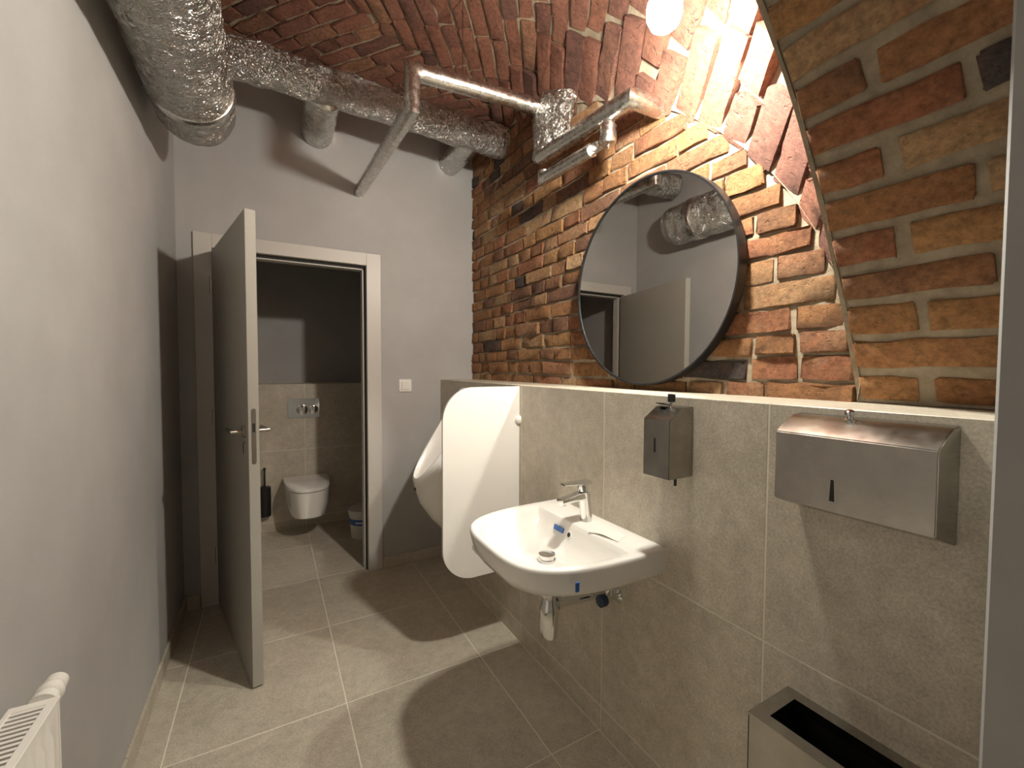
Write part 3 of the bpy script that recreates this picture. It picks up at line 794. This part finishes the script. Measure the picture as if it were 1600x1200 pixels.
t = thing('paper_towel_dispenser', (XR, 0.412, 1.063), 'wide steel paper towel dispenser on the tiled wall beside the pillar', 'dispenser')
bm = bmesh.new(); extrude_profile(bm, loc([(XR + 0.001, 1.063), (0.979, 1.097), (0.979, 1.246), (1.018, 1.270), (1.046, 1.280), (XR + 0.001, 1.283)], 1.063), 0.278 - 0.412, 0.547 - 0.412, 0.002); smart(obj('housing', bm, M['steel'], t), 30)
bm = bmesh.new(); a = [(-0.1004, 0.022 + s * w_, z) for s, w_, z in ((-1, 0.0045, 0.055), (1, 0.0045, 0.055), (1, 0.0025, 0.098), (-1, 0.0025, 0.098))]
loft(bm, [[Vector(v) for v in a], [Vector(v) + Vector((0.002, 0, 0)) for v in a]]); obj('sight_slot_dark', bm, M['near_black'], t)  # near-black plate in place of the opening's dark interior
bm = bmesh.new(); lathe(bm, [(0.011, 0), (0.011, 0.003), (0.006, 0.005), (0.006, 0.011), (0.009, 0.013), (0.009, 0.020), (0.005, 0.023)], (-0.034, 0.022, 0.214), (-0.2, 0, 1), 16); smart(obj('lock', bm, M['chrome'], t), 40)

# wall bin for used towels
t = thing('waste_bin', (XR, 0.40, 0.26), 'open steel waste bin on the tiled wall below the towel dispenser', 'bin')
bx0, bx1, by0, by1, bz0, bz1 = 0.92 - XR, 0.0, 0.245 - 0.40, 0.557 - 0.40, 0.0, 0.618 - 0.26
bm = bmesh.new()
box(bm, bx0, bx0 + 0.002, by0, by1, bz0, bz1); box(bm, bx1 - 0.002, bx1 + 0.0005, by0, by1, bz0, bz1)
box(bm, bx0, bx1, by0, by0 + 0.002, bz0, bz1); box(bm, bx0, bx1, by1 - 0.002, by1, bz0, bz1); box(bm, bx0, bx1, by0, by1, bz0, bz0 + 0.002)
obj('body', bm, M['steel'], t)
bm = bmesh.new(); rw = 0.030; zt_ = bz1
def rect(i, z): return [Vector((x, y, z)) for x, y in ((bx0 + i, by0 + i), (bx1 - i, by0 + i), (bx1 - i, by1 - i), (bx0 + i, by1 - i))]
loft(bm, [rect(-0.0012, zt_ - 0.004), rect(-0.0012, zt_ + 0.0012), rect(rw, zt_ + 0.0012), rect(rw, zt_ - 0.02)], False, False)
rim_ = obj('rim', bm, M['steel'], t)
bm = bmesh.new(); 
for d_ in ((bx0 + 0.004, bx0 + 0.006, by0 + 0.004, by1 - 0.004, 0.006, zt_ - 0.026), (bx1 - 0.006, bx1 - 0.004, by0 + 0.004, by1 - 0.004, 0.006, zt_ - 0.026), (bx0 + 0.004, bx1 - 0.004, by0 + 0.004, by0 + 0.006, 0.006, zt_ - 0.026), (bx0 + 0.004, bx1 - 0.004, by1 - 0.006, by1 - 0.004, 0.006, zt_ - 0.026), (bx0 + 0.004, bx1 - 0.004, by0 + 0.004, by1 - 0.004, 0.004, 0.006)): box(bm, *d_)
obj('inner_box', bm, M['near_black'], t)  # near-black box set inside the bin body, below the rim

# ------------------------------------------------------------------ urinal and its screen
t = thing('urinal_screen', (XR, 1.849, 0.386), 'tall white panel with rounded corners screening the urinal', 'screen')
bm = bmesh.new(); z0, z1, xw, rr = 0.0, 0.906, -0.402, 0.155
pr = [(0.0, z0), (0.0, z1)]
for k in range(13):
    a = math.pi / 2 + math.pi / 2 * k / 12; pr.append((xw + rr + rr * math.cos(a), z1 - rr + rr * math.sin(a)))
for k in range(13):
    a = math.pi + math.pi / 2 * k / 12; pr.append((xw + rr + rr * math.cos(a), z0 + rr + rr * math.sin(a)))
extrude_profile(bm, pr, 0.0, 0.014, 0.0015); smart(obj('panel', bm, M['panel'], t), 30)
for bz in (0.74, 0.16):
    bm = bmesh.new(); lathe(bm, [(0.022, 0.0), (0.021, 0.008), (0.015, 0.014), (0.005, 0.017)], (-0.004, 0.0, bz), (-0.25, -1, 0), 20); smart(obj('bracket', bm, M['white'], t), 40)
    bm = bmesh.new(); lathe(bm, [(0.022, 0.0), (0.021, 0.008), (0.015, 0.014), (0.005, 0.017)], (-0.014, 0.014, bz), (0, 1, 0), 20); smart(obj('bracket', bm, M['white'], t), 40)
t = thing('urinal', (XR, 2.42, 0.34), 'white ceramic wall-hung urinal behind the white screen panel', 'urinal')
def ul(off, D, W, zt, zf, m=2.3): return dloop((0, 0, 0), off, D, W, zt - 0.34, m, 40, 8, 0.0, (-1, 0), zf - 0.34)
bm = bmesh.new()
loft(bm, [ul(0, 0.10, 0.16, 0.40, 0.36), ul(0, 0.19, 0.25, 0.52, 0.41), ul(0, 0.27, 0.31, 0.70, 0.50), ul(0, 0.335, 0.335, 0.95, 0.60), ul(0, 0.362, 0.345, 1.18, 0.69), ul(0, 0.370, 0.35, 1.25, 0.735),
          ul(0.004, 0.360, 0.338, 1.256, 0.748), ul(0.018, 0.338, 0.312, 1.245, 0.745), ul(0.03, 0.305, 0.285, 1.18, 0.70), ul(0.035, 0.24, 0.24, 1.0, 0.60), ul(0.045, 0.16, 0.16, 0.75, 0.55), ul(0.06, 0.07, 0.07, 0.58, 0.55)])
smart(obj('bowl', bm, M['ceramic'], t), 60)
bm = bmesh.new(); box(bm, -0.365, -0.350, -0.012, 0.012, 0.338, 0.352, 0.002); obj('lip_mark', bm, M['near_black'], t)
bm = bmesh.new(); tube(bm, [(-0.03, 0, 0.05), (-0.03, 0, -0.10), (0.0, 0, -0.12)], 0.022, 16, 0.05); smart(obj('waste_pipe', bm, M['white'], t))

# ------------------------------------------------------------------ radiator on the left wall
RX0, RX1, RY0, RY1, RZ0, RZ1 = XL + 0.016, XL + 0.088, 0.25, 1.118, 0.16, 0.752
t = thing('radiator', (XL + 0.05, 0.7, RZ0), 'white panel radiator with a slotted top grille on the grey wall', 'radiator')
OF = (XL + 0.05, 0.7, RZ0)
bm = bmesh.new(); y = RY0 + 0.02                                     # ribbed front panel
prof = [(RX1 - 0.006, RY0)]
while y < RY1 - 0.03:
    prof += [(RX1 - 0.006, y), (RX1, y + 0.006), (RX1, y + 0.016), (RX1 - 0.006, y + 0.022)]; y += 0.0345
prof += [(RX1 - 0.006, RY1 - 0.003)]
def prow(z, sc): return [Vector((RX1 - 0.006 + (x - RX1 + 0.006) * sc, yy_, z)) - Vector(OF) for x, yy_ in prof]
fr = [prow(RZ0, 0), prow(RZ0 + 0.03, 0), prow(RZ0 + 0.045, 1), prow(RZ1 - 0.05, 1), prow(RZ1 - 0.036, 0), prow(RZ1 - 0.004, 0)]
loft(bm, fr, False, False, False); smart(obj('front_panel', bm, M['white'], t), 30)
mkbox('back_panel', (RX0, RX0 + 0.010, RY0, RY1, RZ0, RZ1 - 0.006), M['white'], t, 0.001, off=OF)
mkbox('side_cover', (RX0, RX1 - 0.004, RY1 - 0.004, RY1, RZ0, RZ1 - 0.001), M['white'], t, 0.001, off=OF)
mkbox('side_cover', (RX0, RX1 - 0.004, RY0, RY0 + 0.004, RZ0, RZ1), M['white'], t, 0.001, off=OF)
mkbox('grille_rail', (RX1 - 0.018, RX1 - 0.003, RY0, RY1 + 0.001, RZ1 - 0.003, RZ1 + 0.0032), M['white'], t, 0.001, off=OF)
mkbox('grille_rail', (RX0, RX0 + 0.009, RY0, RY1 + 0.001, RZ1 - 0.003, RZ1 + 0.0032), M['white'], t, 0.001, off=OF)
mkbox('grille_rail', (RX0 + 0.008, RX1 - 0.017, RY1 - 0.016, RY1 + 0.001, RZ1 - 0.003, RZ1 + 0.0028), M['white'], t, 0.001, off=OF)
sl = None; y = RY0 + 0.008
while y < RY1 - 0.018:
    if sl is None:
        sl = mkbox('grille_slat', (RX0 + 0.006, RX1 - 0.016, RY0, RY0 + 0.0065, RZ1 - 0.004, RZ1 + 0.001), M['white'], t, 0.0, off=OF); base_y = RY0
    else:
        c_ = sl.copy(); COL.objects.link(c_); c_.parent = t; c_.location.y = y - base_y
    y += 0.0125
mkbox('fin_panel', (RX0 + 0.03, RX0 + 0.05, RY0 + 0.01, RY1 - 0.01, RZ0 + 0.01, RZ1 - 0.03), M['white'], t, off=OF)
bm = bmesh.new(); lathe(bm, [(0.021, 0.0), (0.022, 0.010), (0.018, 0.014), (0.018, 0.020), (0.022, 0.023), (0.022, 0.034), (0.016, 0.037), (0.016, 0.046), (0.019, 0.049), (0.018, 0.066), (0.010, 0.073)], Vector((XL + 0.060, RY1, RZ1 - 0.006)) - Vector(OF), (0, 1, 0.06), 24); smart(obj('thermostat_valve', bm, M['white'], t), 40)

# ------------------------------------------------------------------ toilet cabin
t = thing('toilet', (0.255, YW - 0.01, 0.2), 'white wall-hung toilet with closed lid behind the open door', 'toilet')
def tl(off, D, W, z, m=2.8): return dloop((0, 0, 0), off, D, W, z - 0.2, m, 40, 8, 0.0, (0, -1))
bm = bmesh.new(); loft(bm, [tl(0, 0.36, 0.20, 0.188), tl(0, 0.445, 0.285, 0.196), tl(0, 0.472, 0.312, 0.212), tl(0, 0.49, 0.330, 0.30), tl(0, 0.505, 0.345, 0.412), tl(0, 0.495, 0.335, 0.416)]); smart(obj('bowl', bm, M['ceramic'], t), 45)
bm = bmesh.new(); loft(bm, [tl(0.04, 0.45, 0.325, 0.414), tl(0.04, 0.455, 0.33, 0.428)]); smart(obj('seat', bm, M['white'], t), 45)
bm = bmesh.new(); loft(bm, [tl(0.03, 0.475, 0.345, 0.422), tl(0.03, 0.483, 0.352, 0.426), tl(0.03, 0.483, 0.352, 0.442), tl(0.03, 0.472, 0.342, 0.450)]); smart(obj('lid', bm, M['ceramic'], t), 45)
t = thing('flush_plate', (0.246, YW - 0.01, 1.03), 'chrome flush plate with two round buttons on the cabin wall', 'flush plate')
obj('plate', box(bmesh.new(), -0.123, 0.123, -0.011, 0.001, -0.083, 0.083, 0.004, 2), M['chrome'], t)
for bx_, br in ((-0.012, 0.043), (0.074, 0.035)):
    bm = bmesh.new(); lathe(bm, [(br + 0.004, 0.010), (br + 0.004, 0.0125), (br, 0.0128), (br, 0.016), (br - 0.004, 0.0175)], (bx_, 0, -0.012), (0, -1, 0), 28); smart(obj('button', bm, M['chrome'], t), 40)
t = thing('paint_bucket', (0.655, 3.66, 0.0), 'white plastic paint bucket with a blue label on the cabin floor', 'bucket')
bm = bmesh.new(); lathe(bm, [(0.098, 0.0), (0.100, 0.004), (0.115, 0.185), (0.121, 0.19), (0.121, 0.215), (0.112, 0.216), (0.108, 0.19), (0.09, 0.01)], (0, 0, 0), (0, 0, 1), 36); smart(obj('tub', bm, M['bucket'], t), 40)
bm = bmesh.new(); lathe(bm, [(0.122, 0.208), (0.124, 0.212), (0.124, 0.232), (0.116, 0.235), (0.112, 0.229)], (0, 0, 0), (0, 0, 1), 36); smart(obj('lid', bm, M['bucket'], t), 40)
bm = bmesh.new(); loft(bm, [ring((0, 0, 0.115), (0, 0, 1), 0.1101, 36), ring((0, 0, 0.165), (0, 0, 1), 0.1142, 36)], False, False); obj('label_band', bm, M['blue'], t, True)
bm = bmesh.new(); L0 = [Vector((0.1130 * math.cos(a), 0.1130 * math.sin(a), 0.132)) for a in [math.radians(225 + i * 6) for i in range(6)]]; L1 = [v * 1.0 + Vector((0, 0, 0.012)) for v in L0]
loft(bm, [L0, [Vector((v.x * 1.012, v.y * 1.012, v.z)) for v in L1]], False, False, False); obj('label_print', bm, M['paper'], t)
t = thing('toilet_brush', (-0.055, YW - 0.055, 0.15), 'black toilet brush holder beside the toilet', 'toilet brush')
bm = bmesh.new(); lathe(bm, [(0.042, 0.0), (0.044, 0.01), (0.044, 0.24), (0.036, 0.245)], (0, 0, 0), (0, 0, 1), 24); smart(obj('holder', bm, M['black'], t), 40)
bm = bmesh.new(); lathe(bm, [(0.007, 0.24), (0.007, 0.38), (0.011, 0.382), (0.011, 0.40), (0.006, 0.402)], (0, 0, 0), (0, 0, 1), 14); smart(obj('handle', bm, M['black'], t), 40)
